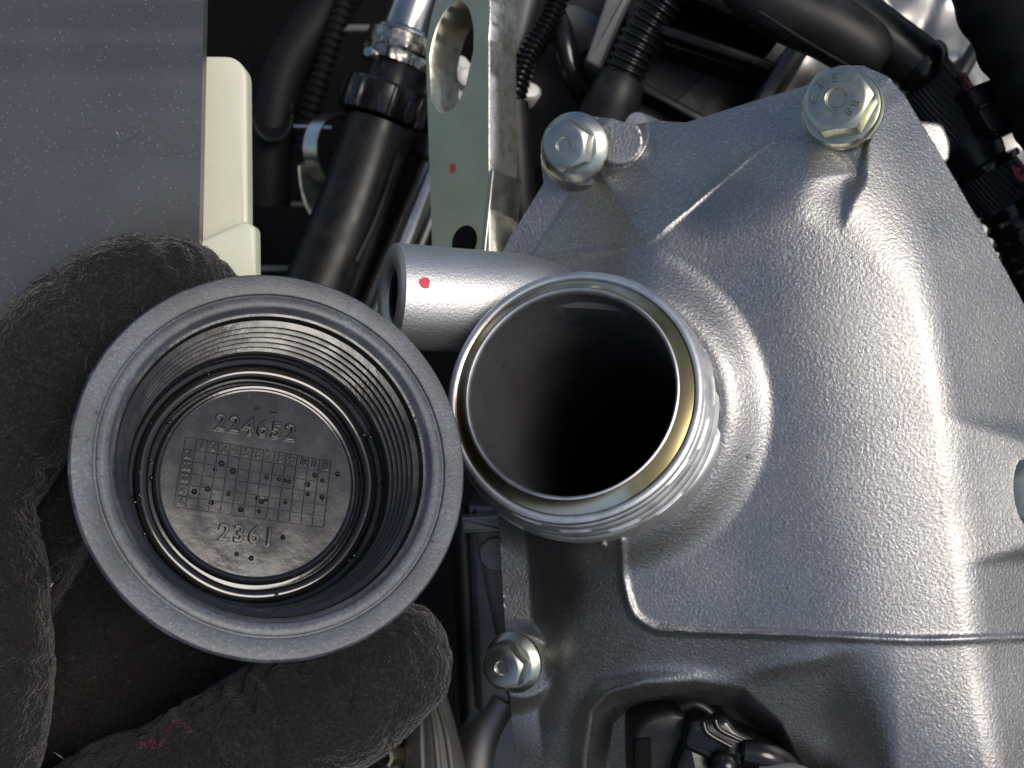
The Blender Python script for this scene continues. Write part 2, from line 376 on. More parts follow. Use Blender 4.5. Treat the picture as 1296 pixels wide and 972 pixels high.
def cover_h(X, Y):
    x = (X - 648) * Q; y = (486 - Y) * Q
    Hp = TILT * (x - 14) + 0.02 * y
    Hf = flange_h(X, Y)
    s1 = np.maximum(sdf(LOOP, X, Y) * Q, 0)
    up = sstep(520, 380, Y)
    slope = .16 * up + (.04 + .40 * sstep(1140, 1040, X)) * (1 - up)
    hA = Hp - slope * s1 - (.010 * up + .004 * (1 - up)) * s1 ** 2
    d = (X - np.interp(Y, RIDGE_Y, RIDGE_X)) * Q
    hC = Hp - TILT * (d + 6.5) - 0.02 * d
    hB = hC - .62 * (d - 6)
    # raised block on the far slope
    blk = hC - .40 * (d - 5.5)
    hB2 = smax(hB, smin(blk, smin(hB + (Y - 530) * Q * .62, hB + (712 - Y) * Q * .8, .8), .6), 1.0)
    h = smin(hA, hC, 4.5); h = smin(h, hB2, 1.6)
    # rounded fall to the top and far edges
    s2 = -sdf(OUTLINE, X, Y) * Q
    hE = Hf + 4.5 + .92 * s2
    edge = smin(h, hE, 5.0)
    # lower side wall with a flat flange strip
    hL = Hf + 3 + (1.5 * sstep(430, 640, Y) + .8 * (1 - sstep(430, 640, Y))) * np.maximum(s2 - 4.4, 0)
    low = np.maximum(sstep(430, 640, Y), sstep(850, 730, X))
    
    h = edge * (1 - low) + smin(h, smax(hL, Hf + 3 + 0 * s2, .8), 2.5) * low
    # bolt seats
    def boss(h, cx, cy, r, top, k=.8, wall=2.5):
        dd = np.hypot(X - cx, Y - cy) * Q
        return smax(h, Hf + top - wall * np.maximum(dd - r * Q, 0), k)
    h = boss(h, 660, 843, 40, 6.5, 1.6, 1.6)
    h = boss(h, 740, 190, 44, 7, .8)
    h = boss(h, 783, 178, 30, 8.5, .6)
    # pocket around the large bolt
    ta = np.clip(((X - 1070) * 14 + (Y - 130) * 88) / (14 * 14 + 88 * 88), 0, 1)
    dc = np.hypot(X - 1070 - 14 * ta, Y - 130 - 88 * ta)
    seat = Hp - 9 + 0 * X
    wall = seat + 3.0 * ta + (.62 + 1.0 * sstep(1062, 1106, X)) * np.maximum(dc - (46 * (1 - ta) ** 1.1), 0) * Q
    h = np.where(dc < 190, smin(h, smax(wall, seat, 1.2), 1.8), h)
    # connector pocket with a swollen rim
    sp = sdf(POCKET, X, Y) * Q
    h = h + 2.4 * np.exp(-((sp - 1.0) / 1.5) ** 2) * sstep(960, 800, X)
    h = h - 11 * sstep(.6, -3.2, sp)
    # faint swelling towards the ridge
    h = h + .9 * np.exp(-(((X - 1010) * .92 + (Y - 838) * -.25) / 60) ** 2 - (((Y - 838) + .22 * (X - 1010)) / 13) ** 2)
    # collar swelling round the filler neck
    rn = np.hypot(X - 765, Y - 520) * Q
    h = h + 4.6 * sstep(27.5, 19.0, rn) * sstep(600, 760, X + .5 * (Y - 500))
    # cast parting beads, uneven in height
    for line, hgt, wid in BEADS:
        db = np.full(X.shape, 1e9)
        for (ax0, ay0), (bx0, by0) in zip(line, line[1:]):
            l2 = (bx0 - ax0) ** 2 + (by0 - ay0) ** 2
            tt = np.clip(((X - ax0) * (bx0 - ax0) + (Y - ay0) * (by0 - ay0)) / l2, 0, 1)
            db = np.minimum(db, np.hypot(X - ax0 - tt * (bx0 - ax0), Y - ay0 - tt * (by0 - ay0)))
        db = db * Q
        h = h + hgt * (1 + .22 * np.sin(X * .083 + Y * .051) * np.sin(X * .031 - Y * .067)) * np.exp(-(db / wid) ** 2)
    h = h + .25 * np.sin(X * .021 + Y * .013) * np.sin(Y * .017 - X * .006)
    return h
STEP = 2.2
gx = np.arange(596, 1476, STEP); gy = np.arange(70, 1140, STEP)
GX, GY = np.meshgrid(gx, gy); S = sdf(OUTLINE, GX, GY)
ex = 1.0
gxn = (sdf(OUTLINE, GX + ex, GY) - sdf(OUTLINE, GX - ex, GY)) / 2; gyn = (sdf(OUTLINE, GX, GY + ex) - sdf(OUTLINE, GX, GY - ex)) / 2
snap = (S > -.45 * STEP) & (S < 1.15 * STEP)
PX = np.where(snap, GX - S * gxn, GX); PY = np.where(snap, GY - S * gyn, GY)
HH = cover_h(PX, PY)
keep = (S < 1.15 * STEP)
NECK_TOP = P(721, 495, 13.0); NECK_AX = Vector((-.27, .27, .92)).normalized()
dv = D0 - HH
VX = (PX - 648) * dv / F; VY = (486 - PY) * dv / F; VZ = -dv
# radial distance from the neck axis, to open the bore
rel = np.stack([VX - NECK_TOP.x, VY - NECK_TOP.y, VZ - NECK_TOP.z], -1); ax = np.array(NECK_AX)
along = rel @ ax; radial = np.linalg.norm(rel - along[..., None] * ax, axis=-1)
keep &= ~((radial < 17.6) & (along < 5))
idx = -np.ones(GX.shape, int); idx[keep] = np.arange(keep.sum())
V = np.stack([VX[keep], VY[keep], VZ[keep]], -1).tolist(); Fc = []
k4 = keep[:-1, :-1] & keep[1:, :-1] & keep[:-1, 1:] & keep[1:, 1:]
jj, ii = np.nonzero(k4)
for j, i in zip(jj, ii): Fc.append((idx[j, i], idx[j + 1, i], idx[j + 1, i + 1], idx[j, i + 1]))
cnt = {}
for f in Fc:
    for a, b in zip(f, f[1:] + f[:1]):
        e = (min(a, b), max(a, b)); cnt[e] = cnt.get(e, 0) + 1
bound = [e for e, c in cnt.items() if c == 1]
vmap = {}; bk = -BOLT_AX * 7
def low_v(i):
    if i not in vmap:
        vmap[i] = len(V); V.append(list(Vector(V[i]) + bk))
    return vmap[i]
for a, b in bound:
    la, lb = low_v(a), low_v(b); Fc.append((a, b, lb, la))
cover = thing('timing_chain_cover', 'grey cast aluminium engine cover with round oil filler neck', 'engine cover', P(900, 600, -18))
hs = obj('housing', (V, Fc), M['cast'], cover, smooth=62)
def surf(px, py, lift=0.0):
    h = float(cover_h(np.array([[float(px)]]), np.array([[float(py)]]))[0, 0]); return P(px, py, h + lift)
for (x, y, r) in ((948, 577, .45), (764, 687, .5)):
    obj('casting_burr', sweep([surf(x - 3, y - 2, -.1), surf(x, y, .25), surf(x + 4, y + 3, -.1)], [r * .5, r, r * .4], 8), M['cast_fine'], cover)

# side port: a stubby threaded boss
BA = Vector((-.93, .045, .34)).normalized()
b0 = P(493, 374, -3)
Rb = MM(67, -3)
pg_ = lathe(b0, BA, [(Rb * .50, -9), (Rb * .50, -.9), (Rb * .60, 0), (Rb * .93, 0), (Rb, -.5)] + [(Rb * (1 - .5 * max(0, (k - 20) / 16) ** 2), -k) for k in range(1, 36)] + [ (Rb * .48, -36)] , 72)
pv_ = []
for q in pg_[0]:
    rl = q - NECK_TOP; al = rl.dot(NECK_AX); rd = rl - NECK_AX * al
    pv_.append(NECK_TOP + NECK_AX * al + rd.normalized() * 17.3 if rd.length < 17.3 and al < -1.5 else q)
port = obj('side_port', (pv_, pg_[1]), M['cast_fine'], cover, smooth=50)
thr = []
for k in range(56):
    thr.append((Rb * (.50 if k % 4 < 2 else .44), -1 - k * .14))
obj('port_thread', lathe(b0, BA, thr + [(0.001, -9)], 40), M['dark_metal'], cover, smooth=30)
u_, v_, a_ = frame(BA)
def on_port(t, ang, lift):
    vv = u_ * math.cos(ang) + v_ * math.sin(ang); return b0 + a_ * t + vv * (Rb + lift)
# red paint dot on the port: thin round patch on the curved wall
best = min(((on_port(t, a, .03), t, a) for t in np.linspace(-12, 0, 60) for a in np.linspace(-3.14, 3.14, 240)),
           key=lambda q: (648 + F * q[0].x / -q[0].z - 538) ** 2 + (486 - F * q[0].y / -q[0].z - 357) ** 2 + (1e6 if q[0].z < b0.z else 0))
def patch(fn, r, n=20, wob=.15):
    V = [fn(0, 0)]
    for k in range(n):
        t = 2 * math.pi * k / n; rr = r * (1 + wob * math.sin(3 * t + 1) * .6 + wob * random.uniform(-.5, .5)); V.append(fn(rr * math.cos(t), rr * math.sin(t)))
    return V, [(0, k + 1, (k + 1) % n + 1) for k in range(n)]
obj('paint_dot', patch(lambda a, b: on_port(best[1] + a, best[2] + b / Rb, .05), .95), M['red'], cover)

# filler neck
def neck_prof():
    p = [(15.9, -8), (15.9, -.8), (16.05, -.25), (16.3, 0), (16.6, -.08)]
    p += [(16.75, -.3), (17.6, -1.15), (18.5, -1.75), (18.7, -1.6), (19.0, -1.45), (19.7, -1.6), (20.0, -2.1)]
    z = -2.6
    for k in range(4):
        g = 19.8 + .36 * k
        p += [(g, z), (g + .5, z - .3), (g + .55, z - .8), (g + .1, z - 1.05), (g + .15, z - 1.4)]; z -= 1.75
    p += [(21.2, z), (21.9, z - .3), (22.3, z - .9), (22.6, z - 2.4), (23.2, z - 4.2), (24.4, z - 6.6), (26.5, z - 10), (27.5, z - 17)]
    return p
neck = obj('filler_neck', lathe(NECK_TOP, NECK_AX, neck_prof(), 160, rfun=lambda r, z, t: (r + (.05 * math.sin(5 * t + z) if z < -1 else 0)) if z > -9.4 else 20.0 + (r - 20.0) * max(0, math.cos(t - .05)) ** 1.6), M['machined'], cover, smooth=55)
obj('sealing_land', lathe(NECK_TOP, NECK_AX, [(16.62, -.04), (16.78, -.24), (17.63, -1.09), (18.5, -1.66), (18.7, -1.52)], 128), M['oily'], neck)
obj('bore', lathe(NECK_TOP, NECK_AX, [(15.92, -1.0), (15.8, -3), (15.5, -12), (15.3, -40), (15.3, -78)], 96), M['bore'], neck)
obj('chain_chamber', lathe(NECK_TOP, NECK_AX, [(15.25, -77), (18, -78), (19, -84), (19, -90), (.01, -91)], 64), M['bore_dark'], neck)  # darkness of the engine interior is put into its black colour
u_, v_, a_ = frame(NECK_AX)
def in_bore(t, z, r): return NECK_TOP + a_ * z + (u_ * math.cos(t) + v_ * math.sin(t)) * r
V = []; Fc = []; nA = 30                                                  # cast step inside the upper wall
for k in range(nA + 1):
    t = RAD(62 + 46 * k / nA); s = math.sin(math.pi * k / nA)
    V += [in_bore(t, -4.5, 15.75), in_bore(t, -5, 15.7 - .8 * s), in_bore(t, -12, 15.5 - .8 * s), in_bore(t, -14, 15.5)]
    if k: Fc += [((k - 1) * 4 + q, (k - 1) * 4 + q + 1, k * 4 + q + 1, k * 4 + q) for q in range(3)]
obj('bore_step', (V, Fc), M['bore'], neck, smooth=30)

# ------------------------------------------------------------------ flange bolts
def flange_bolt(label, px, py, h, ax, af, hh, fr, rot, matl, marks=None, rec=.32):
    """(px, py, h): centre of the head's top face; af across flats in mm; fr flange radius"""
    c = P(px, py, h); a = Vector(ax).normalized(); u, v, a = frame(a)
    t = thing('flange_bolt', label, 'bolt', c - a * (hh + 1.6), 'flange bolts of the cover')
    R = af / 2 / math.cos(math.pi / 6); V = []; Fc = []; seg = 72
    rings = []
    def hexr(t_):
        q = (t_ - rot) % (math.pi / 3) - math.pi / 6; return af / 2 / math.cos(q)
    for (f, z, ch) in ((rec * .86, -.45, 0), (rec, -.12, 0), (rec * 1.1, 0, 0), (.86, 0, 0), (.93, -.12, 0), (1.0, None, 1), (1.0, -hh, 2)):
        for k in range(seg):
            tt = 2 * math.pi * k / seg; hr = hexr(tt)
            if ch == 0: r = f * af / 2; zz = z
            elif ch == 1: r = hr * .995; zz = -.25 - (hr - af / 2) * .75
            else: r = hr; zz = z
            V.append(c + a * zz + (u * math.cos(tt) + v * math.sin(tt)) * r)
    for j in range(6):
        for k in range(seg):
            q = (k + 1) % seg; Fc.append((j * seg + k, j * seg + q, (j + 1) * seg + q, (j + 1) * seg + k))
    Fc.append(tuple(range(seg)))
    hd = obj('hex_head', (V, Fc), matl, t, smooth=28)
    obj('flange', lathe(c, a, [(af * .45, -hh + .5), (R * .98, -hh + .45), (R * 1.06, -hh + .25), (fr * .96, -hh - .55), (fr, -hh - .8), (fr, -hh - 1.5), (fr * .97, -hh - 1.7), (1, -hh - 1.7)], 72), matl, t, smooth=35)
    obj('shank', lathe(c, a, [(af * .3, -hh - 1.6), (af * .3, -hh - 14), (.01, -hh - 14)], 24), matl, t)
    if marks:
        for (s, ang, rr, size) in marks:
            dr = u * math.cos(ang) + v * math.sin(ang); ta = a.cross(dr)
            g = text_geo(s, size, .05)
            obj('head_mark', place2d(g, c + dr * rr * af / 2 + a * .05, -ta, dr, a), M['mark'], hd, smooth=False)
    return t
M['mark'] = mat('stamped_mark', (.22, .23, .17), .45, 1.0)
flange_bolt('large pale green flange bolt in the top corner of the engine cover', 1058, 124, 12.5, (-.47, .13, 1), 9.6, 4.6, 6.3, .05, M['zinc'],
            [('8', RAD(-22), .62, 1.9), ('8', RAD(-50), .62, 1.9), ('E', RAD(95), .64, 1.9), ('3', RAD(140), .66, 1.9), ('C', RAD(178), .66, 1.9)])
flange_bolt('small flange bolt beside the steel lifting bracket', 713, 184, -4.5, (-.42, -.12, 1), 7.6, 4.2, 5.9, .35, M['steel_zinc'])
flange_bolt('small dark flange bolt beside the gloved fingertip', 634, 846, -8.0, (-.50, -.02, 1), 7.0, 3.6, 5.2, .22, M['steel_zinc'])
flange_bolt('pale flange bolt cut off by the right edge of the picture', 1322, 622, 12.0, (-.3, .05, 1), 10.0, 3.0, 4.6, .1, M['zinc'])

# ------------------------------------------------------------------ oil filler cap held in front
CAX = Vector((.365, .27, .89)).normalized()
CC = P(352, 582, 34)
cu_, cv_, ca_ = frame(CAX)
cap = thing('oil_filler_cap', 'round grey plastic oil filler cap held open with numbers moulded inside', 'oil cap', CC - CAX * 21)
rimp = [(.01, -21), (20, -21), (21.5, -19.5), (22.2, -16), (24.2, -8), (26.3, -1.3), (26.45, -.6), (26.1, -.05), (23.75, 0), (23.5, -.12), (23.4, -.5), (23.15, -.5), (23.05, -.15),
        (22.8, -.06), (21.75, -.10), (21.5, -.3), (21.35, -1.3), (21.1, -1.5)]
obj('cap_shell', lathe(CC, CAX, rimp, 200, rfun=lambda r, z, t: r + .02 * noise.noise(Vector((math.cos(t) * 9, math.sin(t) * 9, z)))), M['rim'], cap, smooth=45)
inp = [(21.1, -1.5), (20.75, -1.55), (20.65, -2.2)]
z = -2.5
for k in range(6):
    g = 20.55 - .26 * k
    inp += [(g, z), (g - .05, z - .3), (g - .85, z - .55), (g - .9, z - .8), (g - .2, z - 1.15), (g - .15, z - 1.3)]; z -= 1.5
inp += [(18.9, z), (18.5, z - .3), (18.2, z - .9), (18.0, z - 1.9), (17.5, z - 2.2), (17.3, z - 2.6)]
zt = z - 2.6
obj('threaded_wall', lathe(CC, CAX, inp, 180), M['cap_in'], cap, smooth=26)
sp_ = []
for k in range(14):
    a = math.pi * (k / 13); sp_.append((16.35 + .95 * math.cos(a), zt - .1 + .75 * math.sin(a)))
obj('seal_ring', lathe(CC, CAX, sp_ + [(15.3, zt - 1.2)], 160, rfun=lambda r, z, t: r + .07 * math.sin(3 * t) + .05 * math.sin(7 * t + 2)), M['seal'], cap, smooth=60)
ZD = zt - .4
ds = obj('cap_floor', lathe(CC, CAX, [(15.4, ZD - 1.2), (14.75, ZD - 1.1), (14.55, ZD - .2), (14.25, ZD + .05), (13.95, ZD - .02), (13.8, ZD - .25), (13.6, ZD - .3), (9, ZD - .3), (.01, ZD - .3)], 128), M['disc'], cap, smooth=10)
DC = CC + CAX * (ZD - .3)
def on_disc(px, py):
    r = Vector(((px - 648) / F, (486 - py) / F, -1)); t = DC.dot(CAX) / r.dot(CAX); return r * t
def disc_text(s, px, py, hpx, ang=10.0, spacing=1.0, rise=.16, name='moulded_number', sx=1.0):
    c = on_disc(px, py); e = on_disc(px + 10 * math.cos(RAD(ang)), py + 10 * math.sin(RAD(ang))) - c
    u = e.normalized(); v = CAX.cross(u); size = hpx / 10 * e.length / .70
    g = text_geo(s, size, rise * .3, rise * .22, spacing)
    g = ([Vector((q.x * sx, q.y, q.z)) for q in g[0]], g[1])
    return obj(name, place2d(g, c + CAX * rise * .5, u, v, CAX), M['disc'], ds, smooth=35)
for i, ch in enumerate('224652'):
    disc_text(ch, 279 + i * 17.6, 535.5 + i * 2.6, 21, 9, rise=.6, sx=.95)
for i, ch in enumerate('2361'):
    disc_text(ch, 283 + i * 19.0, 675 + i * 1.8, 22, 6, rise=.6, sx=.95)
TL, TR, BL, BR = (np.array(q) for q in ((235.5, 552.5), (419.5, 583.5), (220.5, 641), (410, 667.5)))
def gp(a, b): return (TL * (1 - a) + TR * a) * (1 - b) + (BL * (1 - a) + BR * a) * b
def disc_bar(p, q, wmm=.16, rise=.22):
    a, b = on_disc(*p), on_disc(*q); e = (b - a).normalized(); s = CAX.cross(e)
    V = []; w = [wmm, wmm * .5]
    for (pt, en) in ((a, -1), (b, 1)):
        V += [pt + s * wmm - CAX * .05, pt + s * wmm * .45 + CAX * rise, pt - s * wmm * .45 + CAX * rise, pt - s * wmm - CAX * .05]
    return V, [(0, 1, 5, 4), (1, 2, 6, 5), (2, 3, 7, 6), (0, 1, 2, 3), (4, 5, 6, 7)]
for k in range(14):
    obj('grid_line', disc_bar(gp(k / 13, 0 if k else 0), gp(k / 13, 1), .14, .26), M['disc'], ds, smooth=False)
for k in range(7):
    obj('grid_line', disc_bar(gp(0, k / 6), gp(1, k / 6), .10, .16), M['disc'], ds, smooth=False)
for k in range(12):
    c = gp((k + 1.5) / 13, .5 / 6); disc_text(str(k + 1), c[0], c[1], 11.5, 9.5, .9, .34, 'grid_number', .75 if k < 9 else .55)
for k in range(5):
    c = gp(.5 / 13, (k + 1.5) / 6); disc_text(str(21 + k), c[0], c[1], 10, 9.5, .9, .34, 'grid_number', .75)
def disc_dot(px, py, r=.38, rise=.3, name='moulded_dot'):
    c = on_disc(px, py); return obj(name, lathe(c, CAX, [(r * 1.15, -.05), (r, rise * .6), (r * .7, rise), (r * .5, rise * .5), (.01, rise * .35)], 14), M['disc'], ds, smooth=60)
for (x, y) in ((280.5, 586.5), (272, 594), (295, 596.5), (337.5, 604), (353, 606.5), (360, 608), (366, 609.5), (389, 613), (389.5, 625.5), (407.5, 629.5), (267.5, 636), (325.5, 630.5), (331, 635), (336.5, 633),
               (361, 636), (328, 647), (304.5, 645), (358, 680), (299.5, 701), (318, 706.5), (398, 601.5), (408, 608), (246, 622), (263, 619), (289, 625), (427, 600)):
    disc_dot(x, y, random.uniform(.26, .42))
for (x, y) in ((326, 515.5), (346, 518)):
    obj('moulded_tick', disc_bar((x - 4, y + 3), (x + 4, y - 1 + (4 if x > 340 else 0)), .25, .25), M['disc'], ds, smooth=False)

for k in range(26):
    a = random.uniform(0, 6.28); rr = 14.9 + random.uniform(-.15, 3.0); zz = ZD + (.0 if rr < 15.4 else (rr - 15.2) * .9); rd = random.uniform(.12, .34)
    c = CC + CAX * zz + (cu_ * math.cos(a) + cv_ * math.sin(a)) * rr
    obj('oil_drop', lathe(c, CAX, [(rd, -.25), (rd * .97, 0), (rd * .7, rd * .35), (rd * .3, rd * .48), (.005, rd * .5)], 14, rfun=lambda r, z, t: r * (1 + .25 * math.cos(2 * t + k))), M['seal'], cap, smooth=True)
# ------------------------------------------------------------------ gloved hand behind the cap
def sphere_pts(c, r, nu=12, nv=8):
    V = []; Fc = []
    V.append(c + Vector((0, 0, r)))
    for j in range(1, nv):
        p = math.pi * j / nv
        for i in range(nu):
            a = 2 * math.pi * i / nu; V.append(c + Vector((math.sin(p) * math.cos(a), math.sin(p) * math.sin(a), math.cos(p))) * r)
    V.append(c + Vector((0, 0, -r))); L = len(V) - 1
    for i in range(nu):
        k = (i + 1) % nu
        Fc.append((0, 1 + i, 1 + k)); Fc.append((L, 1 + (nv - 2) * nu + k, 1 + (nv - 2) * nu + i))
        for j in range(nv - 2): Fc.append((1 + j * nu + i, 1 + (j + 1) * nu + i, 1 + (j + 1) * nu + k, 1 + j * nu + k))
    return V, Fc
CHAINS = [   # (px, py, h, r_px)
    [(-190, 800, 6, 120), (-90, 660, 11, 104), (0, 540, 15, 94), (60, 462, 17, 88), (105, 418, 17, 85), (160, 386, 16, 82), (205, 376, 14, 78), (242, 388, 10, 66), (290, 440, 6, 58)],   # bent index finger
    [(-60, 800, -8, 100), (30, 680, -8, 84), (110, 600, -8, 76), (200, 560, -8, 70)],                                                   # next finger, behind the cap
    [(-110, 1120, 18, 130), (-62, 930, 20, 112), (-36, 800, 20, 98), (-26, 715, 18, 88), (-34, 660, 13, 74)],                            # fold in front
    [(-60, 1150, -16, 150), (20, 1000, -20, 120), (100, 860, -24, 100), (160, 750, -26, 95), (230, 690, -26, 90)],                       # curled fingers deep in the shade
    [(40, 1180, -16, 140), (140, 1000, -20, 116), (220, 870, -24, 100), (300, 790, -26, 90)],
    [(-120, 1250, 0, 190), (60, 1150, 4, 160), (190, 1046, 8, 126), (300, 966, 12, 106), (352, 934, 13, 100), (400, 904, 13, 97), (470, 858, 12, 87), (498, 838, 11, 81)],                  # thumb
]
hv = join(*[sphere_pts(P(*q[:3]), MM(q[3], q[2])) for ch in CHAINS for q in catmull(ch, 9)])
hand = thing('gloved_hand', 'hand in a black fleece glove holding the oil cap between finger and thumb', 'gloved hand', P(0, 1150, -10))
tmp = obj('tmp_hand', hv, None, hand)
md = tmp.modifiers.new('r', 'REMESH'); md.mode = 'VOXEL'; md.voxel_size = .00085; md.use_smooth_shade = True
sm = tmp.modifiers.new('s', 'SMOOTH'); sm.iterations = 3; sm.factor = .5
dg = bpy.context.evaluated_depsgraph_get(); dg.update()
hm = bpy.data.meshes.new_from_object(tmp.evaluated_get(dg)); bpy.data.objects.remove(tmp)
n = len(hm.vertices); co = np.empty(n * 3); hm.vertices.foreach_get('co', co); co = co.reshape(-1, 3)
nr = np.array([tuple(v.normal) for v in hm.vertices])
dis = np.empty(n)
for i in range(n):
    c = Vector(co[i]) * 1000
    f1 = noise.noise(c * .085 + Vector((3, 1, 0))); f2 = abs(noise.noise(c * .16 + Vector((9, 4, 2)))); f3 = noise.noise(Vector((c.x * .22 + c.y * .3, c.y * .5 - c.x * .2, c.z * .3))); f4 = noise.noise(c * 1.3)
    dis[i] = 1.5 * f1 - .6 * max(0, .10 - f2) / .10 + .12 * f3 + .05 * f4
org_ = np.array(root_origin(hand)); wp = co * 1000 + org_
sx_ = 648 + F * wp[:, 0] / -wp[:, 2]; sy_ = 486 - F * wp[:, 1] / -wp[:, 2]
CREASES = [((96, 425), (132, 478), 9, 1.6), ((188, 300), (222, 338), 6, .8), ((60, 352), (92, 398), 7, .7), ((20, 470), (96, 520), 8, .8), ((0, 560), (66, 600), 8, 1.0), ((120, 340), (140, 380), 6, .5),
           ((300, 868), (352, 950), 8, 1.1), ((335, 862), (372, 935), 6, .7), ((232, 900), (286, 968), 8, .9), ((420, 850), (450, 918), 6, .5), ((0, 760), (44, 730), 7, .8), ((0, 850), (58, 838), 8, .9), ((500, 790), (540, 850), 5, .35)]
for (p, q, wd, dp) in CREASES:
    ab = np.array(q, float) - np.array(p, float)
    tt = np.clip(((sx_ - p[0]) * ab[0] + (sy_ - p[1]) * ab[1]) / (ab @ ab), 0, 1)
    dd = np.hypot(sx_ - p[0] - tt * ab[0] + 3 * np.sin(sy_ * .12), sy_ - p[1] - tt * ab[1] + 3 * np.sin(sx_ * .1))
    dis += np.where(nr[:, 2] > 0, -dp * np.exp(-(dd / wd) ** 2) + .45 * dp * np.exp(-((dd - 2.3 * wd) / (1.3 * wd)) ** 2), 0)
co += nr * (dis * .001)[:, None]
hm.vertices.foreach_set('co', co.ravel())
hm.name = 'glove'; hm.materials.clear()
glove = finish('glove', hm, M['glove'], hand, True, None)
hm.update()
# fleece fibres standing on the glove
hm.calc_loop_triangles()
tri = np.array([t.vertices for t in hm.loop_triangles]); A, B, C_ = co[tri[:, 0]], co[tri[:, 1]], co[tri[:, 2]]
tn = np.cross(B - A, C_ - A); ar = np.linalg.norm(tn, axis=1); tn = tn / np.maximum(ar[:, None], 1e-12)
front = np.where(tn[:, 2] > -.35, 1.0, 0.02) * ar; front /= front.sum()
def fibres(name, count, lmin, lmax, wdt, m, sel=None, lay=.8):
    pr = front if sel is None else front * sel / (front * sel).sum()
    ch = rng.choice(len(tri), count, p=pr); r1 = np.sqrt(rng.random(count)); r2 = rng.random(count)
    p = A[ch] * (1 - r1)[:, None] + B[ch] * (r1 * (1 - r2))[:, None] + C_[ch] * (r1 * r2)[:, None]
    d = tn[ch] + rng.normal(0, lay, (count, 3)); d /= np.linalg.norm(d, axis=1)[:, None]
    s = np.cross(d, rng.normal(0, 1, (count, 3))); s /= np.linalg.norm(s, axis=1)[:, None]
    L = rng.uniform(lmin, lmax, count)[:, None] * .001; w = wdt * .001
    bend = rng.normal(0, .35, (count, 3)) * L
    v = np.stack([p - s * w, p + s * w, p + d * L * .55 + s * w * .8, p + d * L + bend, p + d * L * .55 - s * w * .8], 1).reshape(-1, 3)
    me = bpy.data.meshes.new(name); f = np.arange(count * 5).reshape(-1, 5)
    me.from_pydata(v.tolist(), [], f.tolist())
    o = finish(name, me, m, hand, False, None); o['kind'] = 'stuff'; return o
fibres('fleece_nap', 110000, .2, .5, .026, M['fuzz'])
fibres('stray_fibres', 110, .8, 2.0, .022, M['lint'], lay=1.2)
cen = (A + B + C_) / 3; org = np.array(root_origin(hand))
wpos = cen * 1000 + org; spx = 648 + F * wpos[:, 0] / -wpos[:, 2]; spy = 486 - F * wpos[:, 1] / -wpos[:, 2]
for (x, y, r, c) in ((192, 942, 13, 30), (232, 917, 11, 20), (212, 926, 9, 8), (304, 876, 4, 6)):
    sel = ((np.hypot(spx - x, (spy - y) * 1.8) < r) & (tn[:, 2] > .1)).astype(float)
    if sel.sum() > 0: fibres('red_stitching', c, .6, 1.5, .06, M['thread_red'], sel, 1.3)

# ------------------------------------------------------------------ steel lifting bracket
BN = Vector((-.62, .12, .77)).normalized(); BU = Vector((.54, .0, .84)).normalized()   # plate normal and its width direction
BV = Vector((.04, 1, .0)).normalized(); BU = BV.cross(BN).normalized(); BV = BN.cross(BU).normalized()
bc = P(575, 76, -30)                              # centre of the eye on the front face
def bp(a, b, z=0): return bc + BU * a + BV * b + BN * z
def b_at(px, py):                                   # photo pixel on the plate's front plane -> plate coordinates
    r = Vector(((px - 648) / F, (486 - py) / F, -1)); t = bc.dot(BN) / r.dot(BN); q = r * t - bc; return q.dot(BU), q.dot(BV)
brk = thing('lifting_bracket', 'olive zinc plated steel lifting bracket with an oval eye', 'lifting bracket', P(600, 360, -34))
L0 = b_at(536, 90)[0]; R0 = b_at(614, 90)[0]; Wd = (R0 - L0) / 2; Cx = (L0 + R0) / 2
lb = b_at(556, 330); rb = b_at(628, 330)
outer = []
ht = abs(b_at(575, 76)[1] - b_at(575, 141)[1])
for k in range(25):
    a = math.pi * k / 24; outer.append((Cx + Wd * math.cos(a), 3 + (ht + 8) * math.sin(a) * .98))
outer += [(L0 + (lb[0] - L0) * t, 3 + (lb[1] - 12) * t) for t in np.linspace(.05, 1, 8)] + [(rb[0] + (R0 - rb[0]) * t, (lb[1] - 12) * (1 - t) + 3 * t) for t in np.linspace(0, .95, 8)]
hx0, hx1 = b_at(543, 76)[0], b_at(598, 76)[0]; hw = (hx1 - hx0) / 2; hc = (hx0 + hx1) / 2
THK = 8.0
nO = len(outer); inner = []
for (a, b) in outer:
    ang = math.atan2(b, a - Cx); inner.append((hc + hw * math.cos(ang), ht * 1.08 * math.sin(ang) + ht * .08))
V = [bp(a, b) for a, b in outer] + [bp(a, b) for a, b in inner]
Fc = [(i, (i + 1) % nO, nO + (i + 1) % nO, nO + i) for i in range(nO)]
n2 = len(V); V += [bp(a, b, -THK) for a, b in outer] + [bp(a, b, -THK) for a, b in inner]
Fc += [(n2 + i, n2 + nO + i, n2 + nO + (i + 1) % nO, n2 + (i + 1) % nO) for i in range(nO)]
plate = obj('plate', (V, Fc), M['bracket'], brk, smooth=30)
